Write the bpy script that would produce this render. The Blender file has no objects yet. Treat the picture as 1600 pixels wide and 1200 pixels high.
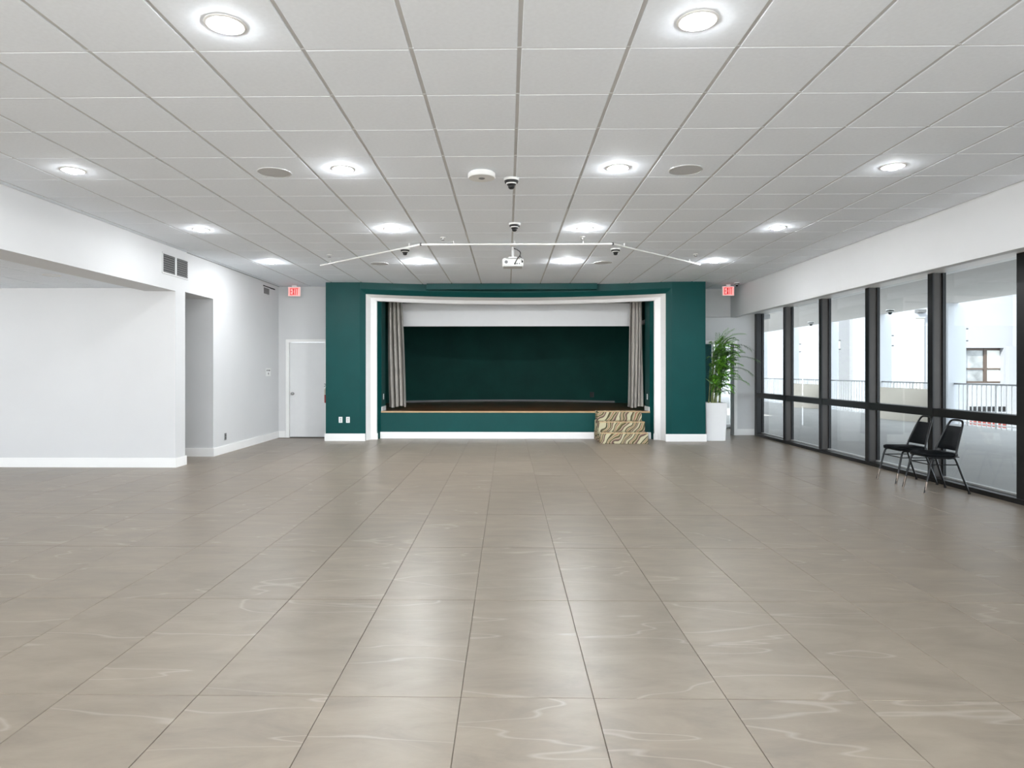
import bpy, math, random
from mathutils import Vector, Matrix
random.seed(7)
C = bpy.context.scene.collection
S = bpy.context.scene
PI = math.pi

# ------------------------------------------------------------------ camera, sky, sun, exposure
cam_d = bpy.data.cameras.new('camera')
cam = bpy.data.objects.new('camera', cam_d); C.objects.link(cam); S.camera = cam
cam.location = (0, 0, 1.42); cam.rotation_euler = (PI/2, 0, .0151)
cam_d.sensor_width = 36; cam_d.lens = 1020/1600*36
cam_d.shift_x = .0140; cam_d.shift_y = -.0125; cam_d.clip_end = 400

W = bpy.data.worlds.new('sky'); S.world = W; W.use_nodes = True
bg = W.node_tree.nodes['Background']; bg.inputs[0].default_value = (.84, .92, 1.0, 1); bg.inputs[1].default_value = 2.5
sun_d = bpy.data.lights.new('sun', 'SUN'); sun_d.energy = 7.0; sun_d.angle = .03; sun_d.color = (1, .97, .92)
sun = bpy.data.objects.new('sun', sun_d); C.objects.link(sun)
sun.rotation_euler = Vector((.62, .50, -.72)).to_track_quat('-Z', 'Y').to_euler()
LAMP_GLOW = {3.39: 110.0, 5.83: 230.0, 8.29: 460.0, 10.78: 900.0, .95: 520.0, -1.49: 620.0}   # radiance of the frosted lamps, row by row; stronger by the stage and in the added unseen rows
S.view_settings.view_transform = 'Standard'; S.view_settings.look = 'None'
S.view_settings.exposure = 1.02; S.view_settings.gamma = 1.0; S.view_settings.use_curve_mapping = False

# ------------------------------------------------------------------ materials
def lin(c):
    return tuple(((v/255)/12.92 if v/255 <= .04045 else ((v/255+.055)/1.055)**2.4) for v in c)
def mat(name, col, rough=.6, metal=0, spec=.5, noise=0, nscale=8, bump=0, bscale=120, emit=None, estr=0, sheen=0):
    m = bpy.data.materials.new(name); m.use_nodes = True
    nt = m.node_tree; b = nt.nodes['Principled BSDF']
    c = lin(col); b.inputs['Base Color'].default_value = (*c, 1)
    b.inputs['Roughness'].default_value = rough; b.inputs['Metallic'].default_value = metal
    b.inputs['Specular IOR Level'].default_value = spec
    if sheen: b.inputs['Sheen Weight'].default_value = sheen
    if noise or bump:
        tc = nt.nodes.new('ShaderNodeTexCoord')
    if noise:
        n = nt.nodes.new('ShaderNodeTexNoise'); n.inputs['Scale'].default_value = nscale; n.inputs['Detail'].default_value = 5
        nt.links.new(tc.outputs['Object'], n.inputs['Vector'])
        r = nt.nodes.new('ShaderNodeValToRGB')
        r.color_ramp.elements[0].position = .3; r.color_ramp.elements[1].position = .7
        r.color_ramp.elements[0].color = (*[v*(1-noise) for v in c], 1)
        r.color_ramp.elements[1].color = (*[min(1, v*(1+noise)) for v in c], 1)
        nt.links.new(n.outputs['Fac'], r.inputs['Fac']); nt.links.new(r.outputs['Color'], b.inputs['Base Color'])
    if bump:
        n2 = nt.nodes.new('ShaderNodeTexNoise'); n2.inputs['Scale'].default_value = bscale; n2.inputs['Detail'].default_value = 3
        nt.links.new(tc.outputs['Object'], n2.inputs['Vector'])
        bp = nt.nodes.new('ShaderNodeBump'); bp.inputs['Strength'].default_value = bump; bp.inputs['Distance'].default_value = .004
        nt.links.new(n2.outputs['Fac'], bp.inputs['Height']); nt.links.new(bp.outputs['Normal'], b.inputs['Normal'])
    if emit:
        b.inputs['Emission Color'].default_value = (*lin(emit), 1); b.inputs['Emission Strength'].default_value = estr
    return m

M = {}
M['wall'] = mat('wall paint', (213, 213, 213), .55, noise=.015, nscale=1.5, bump=.03)
M['trim'] = mat('gloss white trim', (243, 242, 240), .3, noise=.01, nscale=3)
M['tile_c'] = mat('ceiling tile', (241, 246, 252), .8, noise=.02, nscale=40, bump=.12, bscale=160)
M['bar'] = mat('ceiling grid', (204, 204, 204), .5, noise=.02)
M['cross'] = mat('ceiling cross grid', (150, 150, 150), .5, noise=.02)
M['gap'] = mat('dark gap', (16, 16, 17), .9, noise=.05)  # near-black for gaps and recesses, their shade put into the colour
M['green'] = mat('deep green paint', (5, 68, 66), .42, spec=.2, noise=.06, nscale=2.2, bump=.03)
M['green_stage'] = mat('green stage drape paint', (8, 62, 55), .6, spec=.15, noise=.12, nscale=1.6)
M['grout'] = mat('grout', (120, 111, 101), .8, noise=.04)
M['alu'] = mat('dark bronze aluminium', (68, 64, 61), .38, metal=.35, noise=.06, nscale=6)
M['alu_black'] = mat('black aluminium', (18, 18, 19), .35, metal=.2, noise=.05, nscale=6)
M['alu_light'] = mat('bright glazing bead', (190, 190, 188), .35, metal=.6, noise=.03)
M['black'] = mat('black plastic', (3, 3, 4), .5, noise=.05)
M['blacktube'] = mat('black tube', (12, 13, 15), .28, metal=.2, noise=.05)
M['vinyl'] = mat('black vinyl', (4, 6, 9), .5, spec=.1, noise=.1, nscale=30, bump=.05, bscale=90)
M['worn'] = mat('worn leg metal', (128, 116, 106), .32, metal=.8, noise=.08, nscale=20)
M['white'] = mat('white plastic', (236, 236, 234), .4, noise=.01)
M['grey'] = mat('grey grille', (196, 196, 196), .7, noise=.03, nscale=60)
M['midgrey'] = mat('mid grey', (120, 120, 120), .6, noise=.03)
M['darkgrey'] = mat('dark louvre', (70, 70, 70), .6, noise=.05)
M['chrome'] = mat('chrome', (170, 170, 168), .22, metal=1, noise=.03)
M['redlet'] = mat('red letters', (186, 22, 28), .5, noise=.02, emit=(200, 24, 30), estr=.35)
M['signface'] = mat('exit face', (244, 176, 172), .5, noise=.01, emit=(255, 160, 156), estr=.35)
M['red'] = mat('extinguisher red', (150, 16, 20), .3, noise=.05)
M['extlabel'] = mat('extinguisher label', (188, 176, 160), .45, noise=.08, nscale=20)
M['terrace'] = mat('terrace concrete', (148, 147, 145), .5, noise=.08, nscale=1.2, bump=.05)
M['bounce_ground'] = mat('pale sunlit plaza', (228, 226, 222), .8, noise=.03, nscale=1)  # unseen pale ground, added to bounce sunlight up onto the ceiling
M['soffit'] = mat('soffit plaster', (196, 192, 188), .8, noise=.03, nscale=2)
M['beige'] = mat('beige parapet', (196, 188, 176), .8, noise=.03, nscale=2)
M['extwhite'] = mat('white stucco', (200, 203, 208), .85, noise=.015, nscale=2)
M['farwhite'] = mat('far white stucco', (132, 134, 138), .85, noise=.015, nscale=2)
M['cream'] = mat('cream stucco', (158, 153, 145), .85, noise=.02, nscale=2)
M['rail'] = mat('white railing', (222, 222, 222), .4, noise=.02)
M['railtop'] = mat('grey top rail', (120, 122, 124), .4, noise=.03)
M['brown'] = mat('brown window frame', (70, 58, 50), .4, noise=.05)
M['redroof'] = mat('red clay', (112, 54, 48), .8, noise=.15, nscale=6)
M['pot'] = mat('white planter', (240, 240, 240), .3, noise=.01)
M['soil'] = mat('soil', (60, 46, 36), .95, noise=.3, nscale=40)
M['cane'] = mat('palm cane', (150, 158, 96), .5, noise=.25, nscale=12)
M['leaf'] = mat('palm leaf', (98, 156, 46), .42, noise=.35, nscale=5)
M['leaf_dark'] = mat('shaded palm leaf', (70, 104, 56), .5, noise=.3, nscale=5)  # darker copy of the leaf, shade put into the colour
M['screen'] = mat('white screen', (226, 226, 226), .7, noise=.01)
for k_, g_ in LAMP_GLOW.items():
    M['bulb', k_] = mat('lamp glass', (255, 255, 255), .5, noise=.001, emit=(247, 251, 255), estr=g_)
    M['bulb', k_, 'wall'] = mat('weaker lamp glass', (255, 255, 255), .5, noise=.001, emit=(247, 251, 255), estr=g_*.45)   # outer columns set weaker so the side walls are not overlit
M['off'] = mat('unlit lens', (150, 150, 150), .5, noise=.02)

def nodes(m): return m.node_tree, m.node_tree.nodes['Principled BSDF']
def N(nt, t, **kw):
    n = nt.nodes.new(t)
    for k, v in kw.items():
        if k in n.inputs: n.inputs[k].default_value = v
        else: setattr(n, k, v)
    return n

# floor tile: brushed slate-look porcelain, every tile its own veining
m = bpy.data.materials.new('slate porcelain'); m.use_nodes = True; M['tile_f'] = m
nt, b = nodes(m); L = nt.links.new
tc = N(nt, 'ShaderNodeTexCoord'); oi = N(nt, 'ShaderNodeObjectInfo')
mul = N(nt, 'ShaderNodeVectorMath', operation='MULTIPLY_ADD')
L(oi.outputs['Random'], mul.inputs[0]); mul.inputs[1].default_value = (37, 91, 53); L(tc.outputs['Object'], mul.inputs[2])
mp = N(nt, 'ShaderNodeMapping'); mp.inputs['Rotation'].default_value = (0, 0, .5); mp.inputs['Scale'].default_value = (1.0, 2.6, 1)
L(mul.outputs[0], mp.inputs['Vector'])
n1 = N(nt, 'ShaderNodeTexNoise', Scale=2.4, Detail=7, Roughness=.62, Distortion=.6); L(mp.outputs[0], n1.inputs['Vector'])
r1 = N(nt, 'ShaderNodeValToRGB')
r1.color_ramp.elements[0].position = .3; r1.color_ramp.elements[0].color = (*lin((116, 106, 94)), 1)
r1.color_ramp.elements[1].position = .72; r1.color_ramp.elements[1].color = (*lin((138, 127, 113)), 1)
L(n1.outputs['Fac'], r1.inputs['Fac'])
n2 = N(nt, 'ShaderNodeTexNoise', Scale=.75, Detail=3, Roughness=.45, Distortion=.25)
mp2 = N(nt, 'ShaderNodeMapping'); mp2.inputs['Rotation'].default_value = (0, 0, .62); mp2.inputs['Scale'].default_value = (.55, 3.0, 1)
L(mul.outputs[0], mp2.inputs['Vector']); L(mp2.outputs[0], n2.inputs['Vector'])
sb = N(nt, 'ShaderNodeMath', operation='SUBTRACT'); sb.inputs[1].default_value = .5; L(n2.outputs['Fac'], sb.inputs[0])
ab = N(nt, 'ShaderNodeMath', operation='ABSOLUTE'); L(sb.outputs[0], ab.inputs[0])
mr = N(nt, 'ShaderNodeMapRange'); mr.inputs['From Min'].default_value = 0; mr.inputs['From Max'].default_value = .006
mr.inputs['To Min'].default_value = .30; mr.inputs['To Max'].default_value = 0; L(ab.outputs[0], mr.inputs['Value'])
mx = N(nt, 'ShaderNodeMix', data_type='RGBA'); L(mr.outputs[0], mx.inputs['Factor'])
L(r1.outputs['Color'], mx.inputs[6]); mx.inputs[7].default_value = (*lin((180, 171, 160)), 1)
hs = N(nt, 'ShaderNodeHueSaturation')
vr = N(nt, 'ShaderNodeMapRange'); vr.inputs['To Min'].default_value = .955; vr.inputs['To Max'].default_value = 1.03
L(oi.outputs['Random'], vr.inputs['Value']); L(vr.outputs[0], hs.inputs['Value']); L(mx.outputs[2], hs.inputs['Color'])
L(hs.outputs[0], b.inputs['Base Color'])
rr = N(nt, 'ShaderNodeMapRange'); rr.inputs['To Min'].default_value = .31; rr.inputs['To Max'].default_value = .41; b.inputs['Specular IOR Level'].default_value = .38
L(n1.outputs['Fac'], rr.inputs['Value']); L(rr.outputs[0], b.inputs['Roughness'])
n3 = N(nt, 'ShaderNodeTexNoise', Scale=22, Detail=6, Roughness=.6); L(mp.outputs[0], n3.inputs['Vector'])
bp = N(nt, 'ShaderNodeBump', Strength=.07, Distance=.004); L(n3.outputs['Fac'], bp.inputs['Height']); L(bp.outputs[0], b.inputs['Normal'])

# swirl-pattern carpet on the steps
m = bpy.data.materials.new('swirl carpet'); m.use_nodes = True; M['carpet'] = m
nt, b = nodes(m); L = nt.links.new; b.inputs['Roughness'].default_value = .95; b.inputs['Specular IOR Level'].default_value = .1
tc = N(nt, 'ShaderNodeTexCoord'); mp = N(nt, 'ShaderNodeMapping'); mp.inputs['Rotation'].default_value = (0, -.62, 0)
L(tc.outputs['Object'], mp.inputs['Vector'])
nz = N(nt, 'ShaderNodeTexNoise', Scale=3.2, Detail=1); L(mp.outputs[0], nz.inputs['Vector'])
ad = N(nt, 'ShaderNodeVectorMath', operation='MULTIPLY_ADD'); L(nz.outputs['Color'], ad.inputs[0])
ad.inputs[1].default_value = (.30, .30, .30); L(mp.outputs[0], ad.inputs[2])
wv = N(nt, 'ShaderNodeTexWave', Scale=1.6, Distortion=1.8, wave_type='BANDS', bands_direction='X', wave_profile='SAW')
wv.inputs['Detail'].default_value = 1; wv.inputs['Detail Scale'].default_value = 1.5
L(ad.outputs[0], wv.inputs['Vector'])
rp = N(nt, 'ShaderNodeValToRGB'); rp.color_ramp.interpolation = 'LINEAR'
stops = [(0, (186, 179, 152)), (.12, (190, 184, 154)), (.17, (52, 38, 36)), (.24, (104, 98, 70)), (.33, (180, 174, 144)),
         (.40, (136, 66, 54)), (.46, (184, 174, 142)), (.55, (112, 106, 72)), (.62, (54, 42, 38)), (.68, (176, 164, 136)),
         (.78, (128, 100, 92)), (.84, (66, 54, 52)), (.92, (192, 184, 152)), (1, (186, 179, 152))]
while len(rp.color_ramp.elements) < len(stops): rp.color_ramp.elements.new(.5)
for e, (p, c) in zip(rp.color_ramp.elements, stops): e.position = p; e.color = (*lin(c), 1)
L(wv.outputs['Fac'], rp.inputs['Fac']); L(rp.outputs['Color'], b.inputs['Base Color'])

# dark polished stage boards
m = bpy.data.materials.new('stage boards'); m.use_nodes = True; M['boards'] = m
nt, b = nodes(m); L = nt.links.new; b.inputs['Roughness'].default_value = .3
tc = N(nt, 'ShaderNodeTexCoord'); mp = N(nt, 'ShaderNodeMapping'); mp.inputs['Scale'].default_value = (1, 14, 1); L(tc.outputs['Object'], mp.inputs['Vector'])
nz = N(nt, 'ShaderNodeTexNoise', Scale=1.5, Detail=6); L(mp.outputs[0], nz.inputs['Vector'])
rp = N(nt, 'ShaderNodeValToRGB'); rp.color_ramp.elements[0].position = .35; rp.color_ramp.elements[1].position = .7
rp.color_ramp.elements[0].color = (*lin((58, 34, 18)), 1); rp.color_ramp.elements[1].color = (*lin((134, 86, 46)), 1)
L(nz.outputs['Fac'], rp.inputs['Fac']); L(rp.outputs['Color'], b.inputs['Base Color'])
M['nosing'] = mat('oak nosing', (186, 156, 116), .45, noise=.08, nscale=10)

# satin curtain
m = mat('taupe satin', (168, 162, 154), .33, spec=.6, noise=.08, nscale=5, sheen=.3); M['curtain'] = m

# window glass: thin sheet, sees through, mirrors at grazing angles
m = bpy.data.materials.new('window glass'); m.use_nodes = True; M['glass'] = m
nt = m.node_tree; L = nt.links.new
for n in list(nt.nodes):
    if n.type != 'OUTPUT_MATERIAL': nt.nodes.remove(n)
out = nt.nodes['Material Output']
tr = N(nt, 'ShaderNodeBsdfTransparent'); tr.inputs[0].default_value = (.93, .95, .95, 1)
gl = N(nt, 'ShaderNodeBsdfGlossy', Roughness=.02); lw_ = N(nt, 'ShaderNodeLayerWeight', Blend=.5); pw = N(nt, 'ShaderNodeMath', operation='POWER'); pw.inputs[1].default_value = 5
L(lw_.outputs['Facing'], pw.inputs[0]); fr = N(nt, 'ShaderNodeMath', operation='MULTIPLY_ADD'); fr.inputs[1].default_value = .9; fr.inputs[2].default_value = .04; L(pw.outputs[0], fr.inputs[0])
ms = N(nt, 'ShaderNodeMixShader'); L(fr.outputs[0], ms.inputs[0]); L(tr.outputs[0], ms.inputs[1]); L(gl.outputs[0], ms.inputs[2])
L(ms.outputs[0], out.inputs['Surface'])

# ------------------------------------------------------------------ mesh helpers
class B:
    def __init__(s): s.v = []; s.f = []
    def add(s, vs, fs):
        o = len(s.v); s.v += [tuple(v) for v in vs]; s.f += [tuple(i+o for i in f) for f in fs]; return s
    def box(s, x0, x1, y0, y1, z0, z1):
        vs = [(x, y, z) for z in (z0, z1) for x, y in ((x0, y0), (x1, y0), (x1, y1), (x0, y1))]
        return s.add(vs, [(3,2,1,0),(4,5,6,7),(0,1,5,4),(1,2,6,5),(2,3,7,6),(3,0,4,7)])
    def bbox(s, x0, x1, y0, y1, z0, z1, r):
        # box with chamfered edges: three stacked rings
        r = min(r, (x1-x0)/2.01, (y1-y0)/2.01, (z1-z0)/2.01)
        def ring(i, z):
            a, bb, c, d = x0+i, x1-i, y0+i, y1-i
            return [(a+r-i if i == 0 else a, c, z), (bb-(r if i == 0 else 0), c, z), (bb, c+(r if i == 0 else 0), z), (bb, d-(r if i == 0 else 0), z),
                    (bb-(r if i == 0 else 0), d, z), (a+(r if i == 0 else 0), d, z), (a, d-(r if i == 0 else 0), z), (a, c+(r if i == 0 else 0), z)]
        def inner(z):
            a, bb, c, d = x0+r, x1-r, y0+r, y1-r
            k = r*.42
            return [(a, c, z), (bb, c, z), (bb+0, c+0, z), (bb, d, z), (bb, d, z), (a, d, z), (a, d, z), (a, c, z)]
        R0, R1 = ring(0, z0+r), ring(0, z1-r)
        lo = [(x0+r, y0+r, z0), (x1-r, y0+r, z0), (x1-r, y1-r, z0), (x0+r, y1-r, z0)]
        hi = [(x, y, z1) for x, y, _ in lo]
        vs = R0+R1+lo+hi; fs = [(i, (i+1) % 8, 8+(i+1) % 8, 8+i) for i in range(8)]
        fs += [(19, 18, 17, 16), (20, 21, 22, 23)]
        for k in range(4):
            e0, e1 = 2*k, 2*k+1; n = (k+1) % 4
            fs.append((16+k, 16+n, e1, e0)); fs.append((16+n, (e1+1) % 8, e1))
            fs.append((8+e0, 8+e1, 20+n, 20+k)); fs.append((8+e1, 8+(e1+1) % 8, 20+n))
        return s.add(vs, fs)
    def lathe(s, prof, n=24, c=(0, 0, 0), cap=True, ax='z'):
        vs = []
        for r, z in prof:
            for k in range(n):
                a = 2*PI*k/n
                p = (r*math.cos(a), r*math.sin(a), z)
                if ax == 'x': p = (z, p[0], p[1])
                if ax == 'y': p = (p[0], z, p[1])
                vs.append((c[0]+p[0], c[1]+p[1], c[2]+p[2]))
        fs = []
        for j in range(len(prof)-1):
            for k in range(n):
                a, bb = j*n+k, j*n+(k+1) % n
                fs.append((a, bb, bb+n, a+n))
        if cap:
            fs.append(tuple(range(n-1, -1, -1))); fs.append(tuple((len(prof)-1)*n+k for k in range(n)))
        return s.add(vs, fs)
    def tube(s, pts, r, n=8, r1=None, cap=True):
        pts = [Vector(p) for p in pts]; vs = []; up = None
        for i, p in enumerate(pts):
            d = (pts[min(i+1, len(pts)-1)]-pts[max(i-1, 0)]).normalized()
            if up is None: up = d.orthogonal().normalized()
            u = (up-d*up.dot(d)).normalized(); w = d.cross(u); up = u
            rr = r if r1 is None else r+(r1-r)*i/(len(pts)-1)
            vs += [p+rr*(math.cos(2*PI*k/n)*u+math.sin(2*PI*k/n)*w) for k in range(n)]
        fs = [(j*n+k, j*n+(k+1) % n, (j+1)*n+(k+1) % n, (j+1)*n+k) for j in range(len(pts)-1) for k in range(n)]
        if cap: fs += [tuple(range(n-1, -1, -1)), tuple((len(pts)-1)*n+k for k in range(n))]
        return s.add(vs, fs)
    def grid(s, rows):
        n = len(rows[0]); vs = [p for r in rows for p in r]
        return s.add(vs, [(j*n+i, j*n+i+1, (j+1)*n+i+1, (j+1)*n+i) for j in range(len(rows)-1) for i in range(n-1)])
    def prism(s, poly, z0, z1):
        n = len(poly)
        return s.add([(x, y, z0) for x, y in poly]+[(x, y, z1) for x, y in poly],
                     [tuple(range(n-1, -1, -1)), tuple(range(n, 2*n))]+[(i, (i+1) % n, n+(i+1) % n, n+i) for i in range(n)])
    def mesh(s, name, m, smooth=False):
        me = bpy.data.meshes.new(name); me.from_pydata(s.v, [], s.f); me.update()
        me.materials.append(M[m] if isinstance(m, str) else m)
        if smooth:
            for p in me.polygons: p.use_smooth = True
            try: me.set_sharp_from_angle(angle=math.radians(40))
            except Exception: pass
        return me
    def obj(s, name, m, parent=None, smooth=False, loc=None):
        return link(name, s.mesh(name, m, smooth), parent, loc)
def link(name, me, parent=None, loc=None, kind=None):
    o = bpy.data.objects.new(name, me); C.objects.link(o); o.parent = parent
    if loc: o.location = loc
    if kind: o['kind'] = kind
    return o
def struct(name, bb, m, parent=None, smooth=False):
    o = bb.obj(name, m, parent, smooth)
    if parent is None: o['kind'] = 'structure'
    return o
def tag(o, label, cat, group=None):
    o['label'] = label; o['category'] = cat
    if group: o['group'] = group
    return o
def thing(name, label, cat, loc=(0, 0, 0), rz=0, group=None):
    o = bpy.data.objects.new(name, None); C.objects.link(o); o.location = loc; o.rotation_euler = (0, 0, rz)
    o.empty_display_size = .1
    return tag(o, label, cat, group)
def dup(root, loc, label, group=None, rz=None):
    r = root.copy(); C.objects.link(r); r.location = loc; r['label'] = label
    if group: r['group'] = group
    if rz is not None: r.rotation_euler = (0, 0, rz)
    for ch in list(root.children):
        c = ch.copy(); C.objects.link(c); c.parent = r
        for g in list(ch.children):
            d = g.copy(); C.objects.link(d); d.parent = c
    return r
def Bx(*a): return B().box(*a)

CZ = 3.231            # ceiling height
XL, XR = -4.9, 4.91   # left wall face, right bulkhead face
XW = 5.48             # inner face of the window frames
YB = 13.90            # back wall
YREAR = -3.0  # unseen rear wall, kept near so its openings light the ceiling

# ------------------------------------------------------------------ floor and its tiles
fl = struct('floor', Bx(-12.2, 5.66, YREAR-.1, 17.0, -.12, -.005), 'grout')
TX, TY, GAP = .577, 1.206, .003
cache = {}
def tile_mesh(w, h, key, name, m, thick, ch):
    k = (key, round(w, 4), round(h, 4))
    if k not in cache:
        b_ = B(); t = ch
        x, y = w/2, h/2
        vs = [(-x, -y, -thick), (x, -y, -thick), (x, y, -thick), (-x, y, -thick), (-x, -y, -t), (x, -y, -t), (x, y, -t), (-x, y, -t),
              (-x+t, -y+t, 0), (x-t, -y+t, 0), (x-t, y-t, 0), (-x+t, y-t, 0)]
        fs = [(0, 1, 5, 4), (1, 2, 6, 5), (2, 3, 7, 6), (3, 0, 4, 7), (4, 5, 9, 8), (5, 6, 10, 9), (6, 7, 11, 10), (7, 4, 8, 11), (8, 9, 10, 11)]
        cache[k] = b_.add(vs, fs).mesh(name, m)
    return cache[k]
rest = B(); n_f = 0
XEND, YEND = 5.50, 14.62
for j in range(-9, 11):
    y0 = 2.84+TY*j; y1 = min(y0+TY, YEND)
    if y0 >= YEND or y1 < YREAR: continue
    for i in range(-20, 12):
        x0 = -.203+TX*i; x1 = min(x0+TX, XEND)
        if x0 >= XEND: continue
        xm, ym = (x0+x1)/2, (y0+y1)/2
        if ym > 9.75 and x1 < -5.1 and not (9.8 < y1 and y0 < 10.9): continue
        if ym > 13.95 and x1 < 3.9: continue
        near = y1 > 2.2 and x1 > -.79*y1-.1 and x0 < .80*y1+.1 and not (y0 > 9.6 and x1 < -5.6)
        w, h = x1-x0-GAP, y1-y0-GAP
        if near and n_f < 300:
            link('floor_tile', tile_mesh(w, h, 'f', 'floor_tile', 'tile_f', .01, .0012), fl, (xm, ym, 0)); n_f += 1
        else:
            rest.box(xm-w/2, xm+w/2, ym-h/2, ym+h/2, -.01, 0)
o = rest.obj('floor_tile_field', 'tile_f', fl); o['kind'] = 'stuff'

# ------------------------------------------------------------------ ceiling, grid and tiles
ce = struct('ceiling', Bx(-5.4, 5.75, YREAR-.1, 18.6, CZ+.22, CZ+.45), 'gap')
ceil_plate = Bx(XL-.02, XR+.3, YREAR, 14.6, CZ+.13, CZ+.15).obj('ceiling_backing', 'gap', ce)  # near-black sheet above the tiles, painted dark so open seams look shaded
U = .61
colx = [.067+U*k for k in range(-9, 9)]
rowy = [3.669+U*k for k in range(-19, 19)]
ROWS_L = [3.39, 5.83, 8.29, 10.78]; COLS_L = [-3.92, -1.475, .983, 3.41]
lamps = [(x, y) for y in ROWS_L for x in COLS_L if not (y < 4 and abs(x) > 2)]
ALL_L = lamps+[(x, y) for y in (.95, -1.49) for x in COLS_L]+[(x, 3.39) for x in (-3.92, 3.41)]
def hole_tile(w, h, cx, cy, r, name='ceiling_tile'):
    n = 32; x, y = w/2, h/2
    vs = [(cx+r*math.cos(2*PI*k/n), cy+r*math.sin(2*PI*k/n), 0) for k in range(n)]
    ov = []
    for k in range(n):
        a = 2*PI*k/n; dx, dy = math.cos(a), math.sin(a)
        t = min(((x if dx > 0 else -x)-cx)/dx if abs(dx) > 1e-6 else 9, ((y if dy > 0 else -y)-cy)/dy if abs(dy) > 1e-6 else 9)
        ov.append((cx+dx*t, cy+dy*t, 0))
    fs = [((k+1) % n, k, n+k, n+(k+1) % n) for k in range(n)]
    b_ = B().add(vs+ov, fs)
    # corners
    for sx, sy in ((1, 1), (-1, 1), (-1, -1), (1, -1)):
        p = (sx*x, sy*y, 0)
        ks = [k for k in range(n) if (abs(ov[k][0]-sx*x) < 1e-5) or (abs(ov[k][1]-sy*y) < 1e-5)]
        best = None
        for k in range(n):
            a_, c_ = ov[k], ov[(k+1) % n]
            onx = lambda q: abs(q[0]-sx*x) < 1e-5
            ony = lambda q: abs(q[1]-sy*y) < 1e-5
            if (onx(a_) and ony(c_)) or (ony(a_) and onx(c_)): best = (a_, c_)
        if best: b_.add([best[1], best[0], p], [(0, 1, 2)])
    t = .02
    b_.add([(-x, -y, 0), (x, -y, 0), (x, y, 0), (-x, y, 0), (-x, -y, t), (x, -y, t), (x, y, t), (-x, y, t)],
           [(0, 1, 5, 4), (1, 2, 6, 5), (2, 3, 7, 6), (3, 0, 4, 7)])
    return b_.mesh(name, 'tile_c')
GX, GY = .024, .008
restc = B(); n_c = 0
for y0 in rowy:
    y1 = min(y0+U, 14.6)
    if y0 >= 14.55 or y1 < YREAR+.2: continue
    for k in range(-9, 8):
        x0 = max(.067+U*k, XL+.006-GX/2); x1 = min(.067+U*(k+1), XR-.016+GX/2)
        if x1-x0 < .08: continue
        if y0 > 13.95 and x0 < 3.7: continue
        xm, ym = (x0+x1)/2, (y0+y1)/2; w, h = x1-x0-GX, y1-y0-GY
        lit = [(lx, ly) for lx, ly in ALL_L if x0 < lx < x1 and y0 < ly < y1]
        vis = y1 > 3.05 and x1 > -.79*y1-.1 and x0 < .80*y1+.1
        if lit:
            lx, ly = lit[0]
            link('ceiling_tile', hole_tile(w, h, lx-xm, ly-ym, .088), ce, (xm, ym, CZ)); n_c += 1
        elif vis and n_c < 292:
            kk = ('c', round(w, 4), round(h, 4))
            if kk not in cache:
                b_ = B(); x, y, t = w/2, h/2, .003
                b_.add([(-x, -y, .02), (x, -y, .02), (x, y, .02), (-x, y, .02), (-x, -y, t), (x, -y, t), (x, y, t), (-x, y, t),
                        (-x+t, -y+t, 0), (x-t, -y+t, 0), (x-t, y-t, 0), (-x+t, y-t, 0)],
                       [(4, 5, 1, 0), (5, 6, 2, 1), (6, 7, 3, 2), (7, 4, 0, 3), (8, 9, 5, 4), (9, 10, 6, 5), (10, 11, 7, 6), (11, 8, 4, 7), (11, 10, 9, 8)])
                cache[kk] = b_.mesh('ceiling_tile', 'tile_c')
            link('ceiling_tile', cache[kk], ce, (xm, ym, CZ)); n_c += 1
        else:
            restc.box(xm-w/2, xm+w/2, ym-h/2, ym+h/2, CZ, CZ+.02)
o = restc.obj('ceiling_tile_field', 'tile_c', ce); o['kind'] = 'stuff'
bar_me = Bx(-.018, .018, YREAR, 14.6, .007, .016).mesh('main_tee', 'bar')
for x in colx:
    if XL+.03 < x < XR-.03: link('main_tee', bar_me, ce, (x, 0, CZ))
ct_me = Bx(XL+.005, XR-.05, -.01, .01, .003, .012).mesh('cross_tee', 'bar')
for y in rowy:
    if 2.9 < y < 14.4: link('cross_tee', ct_me, ce, (0, y, CZ))
Bx(XL, XL+.02, 9.9, 13.9, CZ-.006, CZ+.006).obj('edge_angle', 'cross', ce)

# annex ceiling on the left
ca = struct('ceiling_annex', Bx(-12.2, -5.36, YREAR, 9.6, 2.665, 2.75), 'bar')
at_me = tile_mesh(U-.016, U-.012, 'a', 'ceiling_tile', 'tile_c', .012, .002)
resta = B()
for j in range(30):
    for i in range(12):
        x = -5.36-.305-U*i; y = 9.56-.305-U*j
        if y < YREAR+.3: continue
        if i < 5 and j < 6:
            o = link('ceiling_tile', at_me, ca, (x, y, 2.65)); o.rotation_euler = (PI, 0, 0)
        else: resta.box(x-.297, x+.297, y-.299, y+.299, 2.65, 2.664)
o = resta.obj('ceiling_tile_field', 'tile_c', ca); o['kind'] = 'stuff'

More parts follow.
